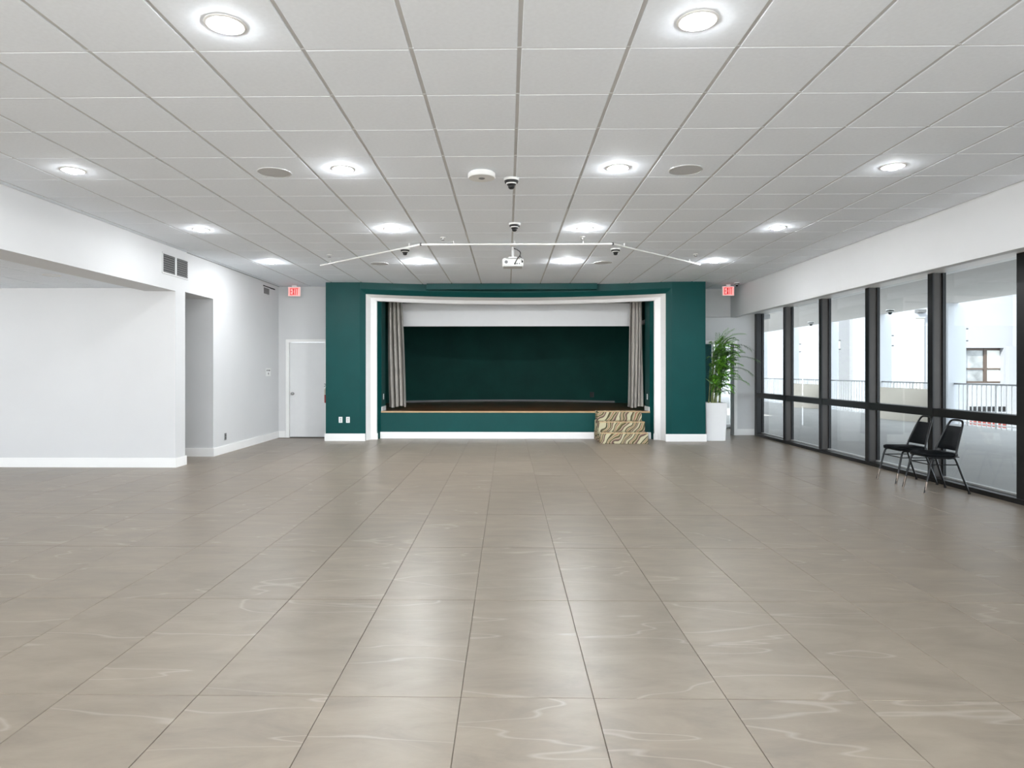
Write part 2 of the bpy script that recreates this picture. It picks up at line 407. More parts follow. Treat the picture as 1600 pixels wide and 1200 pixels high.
# ------------------------------------------------------------------ walls
struct('wall_left_header', Bx(-5.36, XL, YREAR, 9.56, 2.603, CZ+.22), 'wall')
struct('wall_left_annex', Bx(-12.2, XL, 9.56, 9.85, 0, CZ+.22), 'wall')
struct('wall_left_lintel', Bx(-5.2, XL, 9.85, 10.80, 2.625, CZ+.22), 'wall')
struct('wall_left', Bx(-5.2, XL, 10.80, YB+.2, 0, CZ+.22).box(-12.2, -5.2, 10.80, 11.0, 0, CZ), 'wall')
struct('ceiling_passage', Bx(-12.2, -5.2, 9.85, 10.80, 2.63, 2.73), 'wall')
ae = B().box(-12.4, -12.2, YREAR, 9.85, 2.4, CZ).box(-12.4, -12.2, 3.0, 11.0, 0, CZ)
for i in range(6): ae.box(-12.4, -12.2, YREAR+2.2*i-.08, YREAR+2.2*i+.08, 0, 2.4)
struct('wall_annex_end', ae, 'wall')  # unseen wall, left partly open to add daylight to the annex
rw = B().box(-12.4, 5.8, YREAR-.25, YREAR, 2.75, CZ+.22)
for i in range(10): rw.box(-12.4+2.0*i, -12.24+2.0*i, YREAR-.25, YREAR, 0, 2.75)
struct('wall_rear', rw, 'wall')  # unseen wall, openings added to let daylight in from behind
struct('floor_outdoors', Bx(-60, 12.55, -60, YREAR-.1, -.3, -.05).box(-60, -12.2, YREAR-.1, 60, -.3, -.05), 'bounce_ground')  # added out of view, throws sunlight back through the openings
bk = B()
bk.box(-5.2, -4.74, YB, YB+.2, 0, CZ+.22).box(-4.74, -3.86, YB, YB+.2, 2.10, CZ+.22).box(-3.86, -3.5, YB, YB+.2, 0, CZ+.22)
struct('wall_back', bk, 'wall')
# right bulkhead over the windows and its return
struct('wall_right_bulkhead', Bx(XR, XR+.11, YREAR, 14.45, 2.60, CZ+.22).box(3.9, XR+.11, 14.45, 14.56, 2.62, CZ+.22), 'wall')
struct('ceiling_window_pocket', Bx(XR+.11, 5.75, YREAR, 14.56, 2.685, 2.82), 'trim')
br = B()
br.box(3.9, 4.12, 14.56, 14.76, 0, 2.70).box(4.12, 5.07, 14.56, 14.76, 2.045, CZ+.22).box(5.07, 5.62, 14.56, 14.76, 0, 2.82).box(3.9, 4.12, 14.56, 14.76, 2.6, CZ+.22)
struct('wall_back_right', br, 'wall')
dj = B(); dj.box(4.10, 4.17, 14.535, 14.78, 0, 2.10).box(5.02, 5.09, 14.535, 14.78, 0, 2.10).box(4.17, 5.02, 14.535, 14.78, 2.03, 2.10)
struct('trim_2', dj, 'trim')

# stage front: green piers, bowed header, white proscenium moulding
struct('wall_stage_pier_left', Bx(-3.705, -3.005, 13.25, 13.95, 0, CZ+.1), 'green')
struct('wall_stage_pier_right', Bx(3.32, 4.0, 13.25, 14.62, 0, CZ+.1), 'green')
XC = .1575
prof = [(3.1625, 13.25, 3.10), (3.06, 13.33, 3.00), (2.995, 13.50, 2.95), (2.885, 13.57, 2.885), (2.885, 13.70, 2.885)]
BOW, SAG = .50, .022
def station(p, k):
    w, y, z = p
    if k == 'lb': return (XC-w, y, 0)
    if k == 'rb': return (XC+w, y, 0)
    return (XC+w*k, y+BOW*(1-k*k), z-SAG*(1-k*k))
ks = ['lb']+[-1+2*i/32 for i in range(33)]+['rb']
struct('wall_stage_header', B().grid([[(XC+3.1625*k, 13.25+BOW*(1-k*k), z if z > 3.15 else z-SAG*(1-k*k)) for z in (CZ+.08, 3.10)] for k in ks[1:-1]]), 'green')
struct('trim_3', B().grid([[station(p, k) for p in prof[:2]] for k in ks]), 'green')
struct('trim_1', B().grid([[station(p, k) for p in prof[1:]] for k in ks]), 'trim')
struct('ceiling_stage_header', B().grid([[(XC+2.885*k, 13.70+BOW*(1-k*k), z if z > 3 else z-SAG*(1-k*k)) for z in (2.885, 3.9)] for k in ks[1:-1]]), 'gap')
struct('wall_stage_soffit_box', Bx(-1.67, 1.84, 13.42, 13.78, 3.105, CZ-.012), 'green')
Bx(-1.67, 1.84, 13.46, 13.78, CZ-.012, CZ+.02).obj('shadow_gap', 'gap', bpy.data.objects['wall_stage_soffit_box'])  # dark strip along the seam, its shadow put into the colour
struct('wall_stage_front', Bx(-2.75, 3.07, 13.74, 13.86, 0, .548), 'green')
# stage box
stg = B()
left = [(-2.76, 13.57), (-2.665, 13.76), (-2.665, 14.22), (-3.3, 14.26), (-3.4, 17.1)]
arc = [(-2.75, 17.6), (-1.75, 18.02), (-.7, 18.27), (.13, 18.34), (.95, 18.28), (1.97, 18.0), (2.75, 17.62), (3.45, 17.1)]
right = [(3.5, 14.26), (2.985, 14.22), (2.985, 13.76), (3.075, 13.57)]
for a, bb in zip(left[:-1], left[1:]): stg.add([(*a, 0), (*bb, 0), (*bb, 4), (*a, 4)], [(0, 1, 2, 3)])
for a, bb in zip(right[:-1], right[1:]): stg.add([(*a, 0), (*bb, 0), (*bb, 4), (*a, 4)], [(0, 1, 2, 3)])
struct('wall_stage_side', stg, 'green')
def smooth_path(pts, n=6):
    P = [Vector(p).to_3d() for p in pts]; out = []
    for i in range(len(P)-1):
        p0, p1, p2, p3 = P[max(i-1, 0)], P[i], P[i+1], P[min(i+2, len(P)-1)]
        for k in range(n):
            t = k/n
            out.append(.5*((2*p1)+(p2-p0)*t+(2*p0-5*p1+4*p2-p3)*t*t+(3*p1-p0-3*p2+p3)*t**3))
    return out+[P[-1]]
ap = smooth_path([left[-1]]+arc+[right[0]][:0]+[(3.5, 16.9), (3.5, 14.26)])
struct('wall_stage_back', B().grid([[(p.x, p.y, 0), (p.x, p.y, 4)] for p in ap]), 'green_stage', smooth=True)
struct('ceiling_stage', Bx(-3.7, 3.8, 13.6, 18.6, 3.95, 4.1), 'gap')
struct('floor_stage', Bx(-3.5, 3.6, 13.76, 18.5, .50, .575), 'boards')
struct('trim_4', Bx(-2.665, 2.985, 13.725, 13.765, .548, .578), 'nosing')
bs = B().grid([[(p.x-(.012 if p.x > 0 else -.012), p.y-.014, .575), (p.x-(.012 if p.x > 0 else -.012), p.y-.014, .625)] for p in ap[3:44]])
struct('baseboard_stage_back', bs, 'midgrey')
struct('baseboard_stage_left', Bx(-2.665, -2.648, 13.755, 14.20, .575, .67), 'trim')
struct('baseboard_stage_right', Bx(2.968, 2.985, 13.755, 14.20, .575, .67), 'trim')

# baseboards
def base(name, *boxes, h=.14, m='trim'):
    b_ = B()
    for x0, x1, y0, y1 in boxes:
        b_.box(x0, x1, y0, y1, 0, h-.012); 
        dx = .006 if (x1-x0) < .05 else 0; dy = .006 if (y1-y0) < .05 else 0
        b_.box(x0+dx/2, x1-dx/2, y0+dy/2, y1-dy/2, h-.012, h)
    return struct(name, b_, m)
base('baseboard_left', (XL, XL+.018, 10.782, YB), (XL, XL+.018, 9.542, 9.868))
base('baseboard_annex', (-12.2, XL, 9.542, 9.56))
base('baseboard_passage', (-12.2, XL, 10.782, 10.80))
base('baseboard_back', (XL, -4.745, YB-.018, YB))
base('baseboard_stage_pier_left', (-3.725, -2.895, 13.232, 13.25), (-3.723, -3.705, 13.25, 13.88), h=.15)
base('baseboard_stage_pier_right', (3.195, 4.02, 13.232, 13.25), (4.0, 4.018, 13.25, 14.5), h=.15)
base('baseboard_proscenium_left', (-2.86, -2.70, 13.535, 13.565), h=.13)
base('baseboard_proscenium_right', (3.02, 3.175, 13.535, 13.565), h=.13)
base('baseboard_stage', (-2.73, 3.05, 13.722, 13.74), h=.14)
base('baseboard_back_right', (5.09, 5.47, 14.542, 14.56))

# back-left door
dr = thing('door_1', 'white flush door left of the stage with silver knob', 'door', (-4.30, YB, 0)); dr['kind'] = 'structure'; del dr['label']; del dr['category']
Bx(-.365, .40, .03, .07, .012, 2.035).obj('door_slab', mat('door paint', (226, 226, 226), .45, noise=.01), dr)
kb = B().lathe([(.03, 0), (.03, -.008), (.012, -.012), (.012, -.04), (.028, -.045), (.032, -.06), (.024, -.072), (.008, -.075)], 16, (-.30, .03, .94), ax='y')
kb.obj('door_knob', 'chrome', dr, True)
Bx(-.44, -.37, -.02, .12, 0, 2.10).box(.40, .46, -.02, .12, 0, 2.10).box(-.37, .40, -.02, .12, 2.04, 2.10).obj('door_frame', 'trim', dr)
Bx(-.365, .40, .04, .12, 0, .012).obj('threshold_gap', 'gap', dr)  # dark strip below the slab, shade put into its colour

# ------------------------------------------------------------------ window wall on the right
PITCH, Y0W = 1.487, 7.055
def window(n, ya, yb):
    r = bpy.data.objects.new('window_%d' % n, None); C.objects.link(r); r.location = (XW, ya, 0); r['kind'] = 'structure'
    d = yb-ya
    Bx(0, .15, -.05, .05, .05, 2.70).obj('mullion', 'alu', r)
    Bx(-.006, 0, -.05, .05, .05, 2.70).box(-.006, .012, -.053, -.05, .05, 2.70).obj('mullion_cover', 'alu_black', r)
    Bx(.0, .15, .05, d-.05, .838, .942).obj('transom', 'alu_black', r)
    Bx(-.03, .17, -.05, d-.05, 0, .055).obj('sill', 'alu_black', r)
    Bx(.10, .15, .05, d-.05, .055, .075).obj('glazing_bead', 'alu_light', r)
    Bx(.11, .15, .05, .075, .075, 2.70).box(.11, .15, d-.075, d-.05, .075, 2.70).obj('pane_frame', 'alu_black', r)
    Bx(.128, .134, .05, d-.05, .942, 2.70).obj('upper_pane', 'glass', r)
    Bx(.128, .134, .05, d-.05, .06, .838).obj('lower_pane', 'glass', r)
n = 1
for k in range(4, -7, -1):
    window(n, Y0W+PITCH*k, Y0W+PITCH*(k+1)); n += 1
# end post next to the pier
struct('trim_5', Bx(XW, XW+.15, 14.44, 14.56, 0, 2.70), 'alu_black')
struct('wall_right', Bx(XW, 5.75, YREAR-.1, Y0W-PITCH*6-.05, 0, 2.82), 'wall')

# vestibule behind the pier
struct('floor_vestibule', Bx(3.4, 5.9, 14.62, 17.6, -.1, 0), 'tile_f')
struct('ceiling_vestibule', Bx(3.4, 5.9, 14.76, 16.6, 2.6, 2.7), 'wall')
struct('wall_vestibule', Bx(3.9, 5.08, 16.34, 16.5, 0, 2.6), 'green')
d2 = bpy.data.objects.new('door_2', None); C.objects.link(d2); d2.location = (5.1, 16.36, 0); d2['kind'] = 'structure'
Bx(-.02, .04, 0, .10, 0, 2.6).box(.484, .60, 0, .12, 0, 2.6).box(.04, .484, 0, .1, 2.1, 2.2).box(.04, .484, 0, .1, 0, .10).obj('door_frame', 'white', d2)
Bx(.04, .484, .04, .046, .1, 2.1).obj('pane', 'glass', d2)
struct('window_12', Bx(5.62, 5.626, 14.76, 16.36, .05, 2.6), 'glass')
struct('trim_6', Bx(5.56, 5.66, 14.76, 16.36, 0, .05).box(5.56, 5.66, 14.76, 16.36, .84, .94), 'alu_black')

# ------------------------------------------------------------------ terrace outside
struct('floor_terrace', Bx(5.62, 12.55, -10, 40, -.25, -.02), 'terrace')
struct('ceiling_terrace', Bx(5.75, 12.3, -10, 40, 3.28, 3.5), 'soffit')
COLY = [14.6-3.4*3, 14.6-3.4*2, 14.6-3.4, 14.6, 18.0, 21.45, 24.85, 28.2, 31.6, 35.0]
for y in COLY:
    struct('wall_terrace_column', Bx(12.02, 12.51, y, y+.35, -.02, 3.28), 'extwhite')
bal_me = B().lathe([(.016, 0), (.016, 1)], 6).mesh('baluster', 'rail', True)
bay_lab = ['white terrace railing seen through the widest pane', 'short railing over the curved beige parapet in the fourth pane',
           'tall white railing seen through the middle pane', 'short railing over the distant curved parapet in the second pane', 'farthest tall white railing seen through the narrowest pane']
for q in range(5):
    ya, yb = COLY[3+q]+.36, COLY[4+q]-.01
    low = q % 2 == 1
    z0 = .9 if low else .0
    r = thing('terrace_railing', bay_lab[q], 'railing', (12.2, ya, 0), group='terrace railings')
    d = yb-ya
    Bx(-.025, .025, 0, d, 1.06, 1.10).obj('top_rail', 'railtop', r)
    if not low: Bx(-.015, .015, 0, d, .05, .08).obj('bottom_rail', 'rail', r)
    nb = int(d/.16)
    for i in range(1, nb):
        thick = i % 6 == 3
        o = link('post' if thick else 'baluster', bal_me, r, (0, d*i/nb, z0 if low else -.02))
        s_ = 2.3 if thick else 1
        o.scale = (s_, s_, 1.07-(z0 if low else -.02))
    if low:
        pr = thing('curved_parapet', 'curved beige parapet below the railing in the %s pane' % ('fourth' if q == 1 else 'second'), 'wall', (12.2, ya, 0), group='curved parapets')
        rows = []
        for i in range(17):
            t = -1+2*i/16; y = d*i/16; bulge = .72*math.sqrt(max(0, 1-t*t))
            rows.append([(.1, y, -.02), (-.1-bulge, y, -.02), (-.1-bulge*.8, y, .3), (-.1-.08*bulge, y, .86), (-.1, y, .9), (.1, y, .9)])
        B().grid(rows).obj('parapet_body', 'beige', pr, True)
# sconces on the columns
sc0 = None
sl = {4: 'boxy wall sconce on the terrace column in the widest pane', 5: 'boxy wall sconce on the column in the fourth pane',
      6: 'boxy wall sconce on the column in the middle pane', 7: 'boxy wall sconce on the column in the second pane'}
for q, lab in sl.items():
    loc = (12.51, COLY[q]+.17, 2.42)
    if sc0 is None:
        sc0 = thing('wall_sconce', lab, 'sconce', loc, group='terrace column sconces')
        Bx(0, .03, -.07, .07, -.17, .17).obj('back_plate', 'darkgrey', sc0)
        Bx(.03, .11, -.06, .06, -.14, .14).obj('shade', 'white', sc0)
        Bx(.0, .125, -.075, .075, -.18, -.15).obj('lower_cap', 'darkgrey', sc0)
        Bx(0, .125, -.075, .075, .15, .18).obj('upper_cap', 'darkgrey', sc0)
    else: dup(sc0, loc, lab)

# buildings beyond
struct('floor_courtyard', Bx(12.55, 90, -20, 110, -2.2, -1.9), 'terrace')
bA = thing('apartment_block', 'white stucco apartment block with brown window beyond the terrace', 'building', (21.0, 34, -2))
fz = B().box(0, 2.9, 0, 6, 0, 2.8).box(0, 2.9, 0, 6, 4.62, 14).box(0, 2.55, 0, 6, 2.8, 4.62).box(4.55, 5.0, 0, 6, 2.8, 4.62).box(2.9, 5.0, 0, 6, 0, 2.8).box(2.9, 5.0, 0, 6, 4.62, 14)
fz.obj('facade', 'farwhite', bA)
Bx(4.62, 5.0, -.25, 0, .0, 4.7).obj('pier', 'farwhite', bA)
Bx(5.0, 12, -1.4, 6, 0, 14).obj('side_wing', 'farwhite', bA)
Bx(0, .42, -.12, 0, 0, 6.15).obj('pilaster', 'cream', bA)
Bx(-.03, .45, -.16, 0, 6.15, 6.4).obj('pilaster_cap', 'farwhite', bA)
Bx(.0, .42, -.3, 0, 6.42, 6.58).obj('bracket', 'darkgrey', bA)
Bx(2.3, 5.0, -.03, .0, 1.36, 1.60).obj('dark_base_band', 'black', bA)
Bx(0, 5.0, -.06, .0, .05, .86).obj('brick_base', 'redroof', bA)
wf = Bx(2.5, 4.6, .25, .33, 2.8, 2.9).box(2.5, 4.6, .25, .33, 4.5, 4.62).box(3.70, 3.86, .23, .33, 2.8, 4.62).box(2.5, 4.6, .24, .33, 3.5, 3.58).obj('window_frame', 'brown', bA)
Bx(2.55, 3.7, .29, .30, 2.9, 4.5).obj('pane', mat('reflecting pane', (120, 122, 122), .08, spec=.8, noise=.5, nscale=1.5), wf)  # mottled grey, reflections put into the pane colour
Bx(3.86, 4.55, .29, .30, 2.9, 4.5).obj('pane', mat('bright pane', (205, 205, 200), .15, spec=.6, noise=.12, nscale=2), wf)  # paler pane, a brighter reflection put into its colour
for z in (2.75, 5.9):
    bl = B().box(5.55, 7.5, -2.1, -1.4, z-.25, z).obj('balcony_slab', 'farwhite', bA)
    rb = B().box(5.55, 7.5, -2.1, -2.06, z+.95, z+1.0)
    for i in range(10): rb.tube([(5.58+.21*i, -2.08, z), (5.58+.21*i, -2.08, z+.97)], .015, 6)
    rb.obj('balcony_rail', 'darkgrey', bl)
bB = thing('long_white_building', 'long pale building filling the view behind the terrace railings', 'building', (24, 40.2, -2))
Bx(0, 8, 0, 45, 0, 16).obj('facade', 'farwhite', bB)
Bx(-1.0, 0, 6, 7.0, 0, 16).obj('projecting_pier', 'farwhite', bB)

# ------------------------------------------------------------------ stage contents
tag(Bx(-2.45, 2.84, 14.75, 14.79, 2.436, 2.955).obj('projection_screen', 'screen'), 'white half lowered projection screen across the stage top', 'screen')
def curtain(name, label, xt0, xt1, xb0, xb1, yc, seed, zt=2.945, zb=.635):
    rnd = random.Random(seed)
    t = thing(name, label, 'curtain', ((xt0+xt1)/2, yc, .575))
    ox = (xt0+xt1)/2; nu, nv = 96, 26; rows = []
    ph = [rnd.uniform(0, 6) for _ in range(4)]
    for j in range(nv+1):
        v = j/nv; row = []
        for i in range(nu+1):
            u = i/nu
            x = (xt0+(xt1-xt0)*u)*(1-v)+(xb0+(xb1-xb0)*u)*v
            # the gathers unwind downward: pleats widen and wander
            w = u*PI*2*3.7+.8*math.sin(v*2.1+ph[0]+u*3)*v
            a = .105+.02*math.sin(u*9+ph[1])
            y = a*math.sin(w)+.022*math.sin(2*w+ph[2]+v*1.4)+.03*math.sin(v*3.0+u*4+ph[3])*v
            x += .018*math.sin(2*w+ph[1])
            z = zt+(zb-zt)*v+.02*math.sin(u*6+ph[3])*v
            row.append((x-ox, y, z-.575))
        rows.append(row)
    B().grid(rows).obj('drape', 'curtain', t, True)
    hd = B()
    for i in range(6):
        x = xt0+(xt1-xt0)*(i+.5)/6-ox
        hd.box(x-.012, x+.012, -.012, .012, zt-.575-.01, zt-.575+.05)
    hd.obj('curtain_hook', 'black', t)
    return t
curtain('stage_curtain', 'pale grey satin curtain gathered at stage left edge beside white screen', -2.645, -2.33, -2.62, -2.24, 14.42, 3)
curtain('stage_curtain', 'brownish grey satin curtain gathered above the carpeted steps', 2.72, 2.95, 2.66, 2.95, 14.42, 11)
tag(B().tube([(-2.655, 14.42, 3.014), (2.975, 14.42, 3.014)], .016, 8).obj('curtain_rod', 'black', None, True), 'thin black curtain rod along the top of the stage opening', 'rod')

# carpeted steps
st = thing('stage_steps', 'three carpeted portable steps with swirling olive and cream stripes', 'steps', (2.28, 13.25, 0))
for z0, z1, y0, x0, x1 in ((0, .218, -.475, -.465, .465), (.218, .410, -.165, -.455, .465), (.410, .602, .14, -.44, .465)):
    B().bbox(x0, x1, y0, .465, z0, z1, .008).obj('step', 'carpet', st)
    Bx(x0+.004, x1-.004, y0-.004, y0+.012, z1-.016, z1+.002).obj('step_nosing', 'nosing', st)

# outlets
def outlet(label, loc, rz, m='white', double=True, group=None):
    t = thing('wall_outlet', label, 'outlet', loc, rz, group)
    B().bbox(-.038, .038, -.008, 0, -.06, .06, .003).obj('cover_plate', m, t)
    for z in (-.022, .022):
        s_ = B().bbox(-.016, .016, -.011, -.008, z-.014, z+.014, .001).obj('socket', 'grey' if m == 'white' else 'darkgrey', t)
outlet('white wall outlet on the green pier, closer to the door', (-3.40, 13.25, .43), 0)
outlet('white wall outlet on the green pier, closer to the stage', (-3.25, 13.25, .43), 0)
outlet('white outlet on the stage side wall beside the pale grey curtain', (-2.665, 13.98, .875), PI/2)
outlet('white outlet on the stage side wall beside the brownish grey curtain', (2.985, 13.98, .875), -PI/2)
outlet('small grey outlet low on the white wall past the passage', (XL, 11.26, .285), PI/2, m='midgrey')
tb = thing('wall_outlet', 'dark outlet on stage back wall near right end', 'outlet', (2.3, 17.84, .78), -.35)
B().bbox(-.05, -.005, -.012, 0, -.07, .07, .003).obj('cover_plate', 'black', tb); B().bbox(.01, .055, -.012, 0, -.07, .07, .003).obj('cover_plate', 'black', tb)

# small wall plaque with grey marks
pq = thing('wall_plaque', 'small white plaque with grey lettering on the left wall', 'sign', (XL, 13.29, 1.42), PI/2)
B().bbox(-.13, .13, -.006, 0, -.10, .06, .002).obj('plate', 'white', pq)
lt = B()
for x, w in ((-.09, .026), (-.058, .026), (-.012, .018), (.012, .018), (.036, .018), (.06, .018), (.084, .018)):
    lt.box(x-w*.4, x+w*.4, -.008, -.006, .0, .03)
lt.lathe([(.022, -.008), (.022, -.006)], 12, (0, 0, -.05), ax='y')
lt.obj('lettering', 'midgrey', pq)['kind'] = 'stuff'

# vents on the left wall
def vent(label, y0, y1, z0, z1, halves=2):
    t = thing('wall_vent', label, 'vent', (XL, (y0+y1)/2, z0))
    h = z1-z0; w = (y1-y0)/2
    f = B(); e = .022
    f.box(0, .012, -w-e, w+e, -e, 0).box(0, .012, -w-e, w+e, h, h+e).box(0, .012, -w-e, -w, 0, h).box(0, .012, w, w+e, 0, h)
    f.obj('vent_frame', 'wall', t)
    Bx(0, .001, -w, w, 0, h).obj('backing', 'gap', t)
    if halves == 2: Bx(.0, .013, -.022, .022, 0, h).obj('divider', 'wall', t)
    n_ = 8; sl_ = B()
    me = None
    for i in range(n_):
        z = h*(i+.5)/n_
        spans = ((-w, -.022), (.022, w)) if halves == 2 else ((-w, w),)
        for a, c in spans:
            b_ = B().add([(.001, a, z-.012), (.001, c, z-.012), (.011, c, z+.004), (.011, a, z+.004), (.001, a, z-.008), (.001, c, z-.008), (.011, c, z+.008), (.011, a, z+.008)],
                         [(0, 1, 2, 3), (7, 6, 5, 4), (3, 2, 6, 7), (0, 3, 7, 4), (1, 5, 6, 2)])
            b_.obj('slat', 'midgrey', t)
    return t
vent('two panel louvred air vent above the passage opening', 9.20, 9.91, 2.835, 3.095)
v2 = vent('smaller louvred air vent near the left back corner', 13.02, 13.33, 2.985, 3.105, 1)
Bx(0, .008, .165, .50, -.06, .13).obj('blank_panel', 'wall', v2)
Bx(0, .006, -.16, .50, .142, .165).obj('slot', 'gap', v2)

# exit signs
def exit_sign(label, x, y, ztop, W_=.27, H_=.20):
    t = thing('exit_sign', label, 'sign', (x, y, ztop-H_))
    B().bbox(-W_/2, W_/2, -.02, .03, 0, H_, .006).obj('housing', 'white', t)
    Bx(-W_/2+.012, W_/2-.012, -.0225, -.02, .012, H_-.012).obj('face_panel', 'signface', t)
    Bx(-.05, .05, -.02, .03, H_, CZ-(ztop-H_)-.001).obj('mount', 'white', t)
    z0, z1 = .028, H_-.028; s_ = .014; y0, y1 = -.026, -.0225; lw = .042
    xs = [-.086, -.034, .008, .040]
    e = B().box(xs[0], xs[0]+s_, y0, y1, z0, z1)
    for z in (z0, (z0+z1)/2-s_/2, z1-s_): e.box(xs[0]+s_, xs[0]+lw, y0, y1, z, z+s_)
    e.obj('letter', 'redlet', t)
    xx = B()
    a, c = xs[1], xs[1]+lw-.006
    for p, q in (((a, z0), (c, z1)), ((a, z1), (c, z0))):
        hx = s_*.62
        xx.add([(p[0]-hx+.005, y0, p[1]), (p[0]+hx+.005, y0, p[1]), (q[0]+hx-.005, y0, q[1]), (q[0]-hx-.005, y0, q[1])], [(0, 1, 2, 3)])
        y0 -= .0004
    xx.obj('letter', 'redlet', t)
    Bx(xs[2]+.010, xs[2]+.010+s_, -.026, y1, z0, z1).obj('letter', 'redlet', t)
    Bx(xs[3]+.014, xs[3]+.014+s_, -.026, y1, z0, z1-s_).box(xs[3]-.002, xs[3]+lw, -.026, y1, z1-s_, z1).obj('letter', 'redlet', t)
exit_sign('red lettered exit sign above the white door', -4.49, 13.7, 3.195)
exit_sign('red lettered exit sign on the window side near the potted palm', 4.61, 13.72, 3.195, .25)

# fire extinguisher behind the left pier edge
fe = thing('fire_extinguisher', 'red fire extinguisher hanging on the side of the green pier', 'extinguisher', (-3.763, 13.55, .76))
B().lathe([(.045, 0), (.053, .012), (.054, .17)], 18).obj('tank', 'red', fe, True)
B().lathe([(.0545, .17), (.0545, .26), (.05, .285), (.03, .31), (.016, .325)], 18).obj('label_band', 'extlabel', fe, True)
B().lathe([(.014, .32), (.014, .35)], 10).box(-.012, .012, -.05, .03, .345, .36).obj('valve', 'black', fe)
B().tube([(0, .03, .35), (-.02, .0, .385), (-.05, -.02, .395)], .007, 6).tube([(0, .03, .35), (-.02, -.02, .36), (-.045, -.04, .345)], .006, 6).obj('lever', 'black', fe)
B().tube([(0, -.03, .35), (.0, -.075, .33), (0, -.075, .2), (0, -.06, .08)], .008, 6).obj('hose', 'black', fe, True)
Bx(.048, .058, -.02, .02, .1, .36).obj('bracket', 'darkgrey', fe)

# ------------------------------------------------------------------ ceiling fittings
def downlight(x, y, label, lit=True, z=CZ, group=None, src=None):
    t = thing('recessed_downlight', label, 'downlight', (x, y, z), 0, group)
    return t
dl_mesh = {}
dl_mesh['trim_ring'] = B().lathe([(.080, .006), (.082, -.001), (.088, -.006), (.096, -.006), (.106, -.002), (.107, .0)], 36, cap=False).mesh('trim_ring', 'white', True)
dl_mesh['reflector'] = B().lathe([(.0815, .0), (.074, .035), (.064, .065), (.05, .075)], 36, cap=False).mesh('reflector', 'white', True)
for k_ in [k for k in M if isinstance(k, tuple)]: dl_mesh[k_] = B().lathe([(.052, .074), (.052, .0), (.050, -.014), (.042, -.022), (.02, -.028), (.001, -.029)], 24, cap=False).mesh('lamp', M[k_], True)  # dome dips below the ceiling, shape added to cast a halo
dl_mesh['unlit_lamp'] = B().lathe([(.051, .074), (.03, .07), (.001, .069)], 24, cap=False).mesh('unlit_lamp', 'off', True)
def make_dl(x, y, label, group=None, lit=True, z=CZ, part=True):
    t = thing('recessed_downlight', label, 'downlight', (x, y, z), 0, group)
    link('trim_ring', dl_mesh['trim_ring'], t); link('reflector', dl_mesh['reflector'], t)
    if lit:
        link('lamp', dl_mesh[('bulb', y if y in LAMP_GLOW else .95)+(('wall',) if 2 < abs(x) < 5 else ())], t)
    else: link('unlit_lamp', dl_mesh['unlit_lamp'], t)
    return t
rown = ['in the row closest to the viewer', 'in the row by the round detector', 'in the row just before the ceiling track', 'in the row closest to the stage']
coln = ['white downlight on the left wall side', 'white downlight left of the centre line', 'white downlight right of the centre line', 'white downlight on the window side']
for x, y in lamps:
    j = ROWS_L.index(y); i = COLS_L.index(x)
    make_dl(x, y, coln[i]+' '+rown[j], 'lit recessed ceiling downlights')
for x, y in ALL_L:
    if (x, y) not in lamps: make_dl(x, y, 'added unseen downlight behind the camera position or beside it', 'added downlights out of view')  # unseen lamps, added for light from behind the camera
make_dl(-5.84, 8.28, 'unlit recessed downlight in the lower annex ceiling', None, False, 2.65)
# annex and passage lamps out of view
for x, y in ((-7.6, 6.6), (-10.0, 6.6), (-8.2, 3.2), (-8.2, .5)):
    make_dl(x, y, 'lit recessed downlight in the annex ceiling outside the view', 'annex downlights out of view', True, 2.648)

def speaker(x, y, label):
    t = thing('ceiling_speaker', label, 'speaker', (x, y, CZ), 0, 'round ceiling speakers')
    B().lathe([(.150, 0), (.150, -.006), (.143, -.009), (.143, -.005)], 40, cap=False).obj('rim', 'grey', t, True)
    B().lathe([(.143, -.005), (.08, -.007), (.001, -.0075)], 40, cap=False).obj('grille', 'grey', t, True)
speaker(-2.12, 5.91, 'round grey ceiling speaker on the left wall side, nearer to the viewer')
speaker(1.60, 5.89, 'round grey ceiling speaker on the window side, nearer to the viewer')
speaker(-2.15, 10.95, 'round grey ceiling speaker over the stage front, on the door side')
speaker(1.59, 10.90, 'round grey ceiling speaker over the stage front, on the steps side')

dt = thing('ceiling_detector', 'thick white round detector beside the nearest dome camera', 'detector', (-.235, 5.95, CZ))
B().lathe([(.11, 0), (.11, -.012)], 40).obj('mount_plate', 'white', dt, True)
B().lathe([(.125, -.012), (.125, -.045), (.119, -.052), (.001, -.053)], 40).obj('body', 'white', dt, True)
B().lathe([(.030, -.0535), (.024, -.057), (.001, -.057)], 20, cap=False).obj('sensor_window', 'midgrey', dt, True)

cam0 = None
def dome(x, y, z, label, sc=1.0):
    global cam0
    if cam0 is None:
        t = cam0 = thing('dome_camera', label, 'camera', (x, y, z), 0, 'ceiling dome cameras')
        B().lathe([(.070, 0), (.070, -.018), (.066, -.022)], 28).obj('mount', 'white', t, True)
        B().lathe([(.066, -.022), (.062, -.040), (.050, -.044)], 28).obj('collar', 'black', t, True)
        B().lathe([(.050, -.044), (.044, -.054)], 28).obj('ring', 'white', t, True)
        B().lathe([(.044, -.054), (.040, -.062), (.030, -.066)], 24).obj('lower_collar', 'black', t, True)
        B().lathe([(.030, -.060), (.031, -.075), (.028, -.088), (.018, -.097), (.001, -.100)], 24).obj('dome', 'black', t, True)
    else:
        t = dup(cam0, (x, y, z), label)
    t.scale = (sc, sc, sc)
dome(.036, 6.14, CZ, 'black dome camera on the centre line beside the round detector')
dome(.086, 8.0, CZ, 'black dome camera on the centre line just before the track')
dome(-1.514, 9.62, CZ, 'black dome camera beyond the ceiling track on the door side')
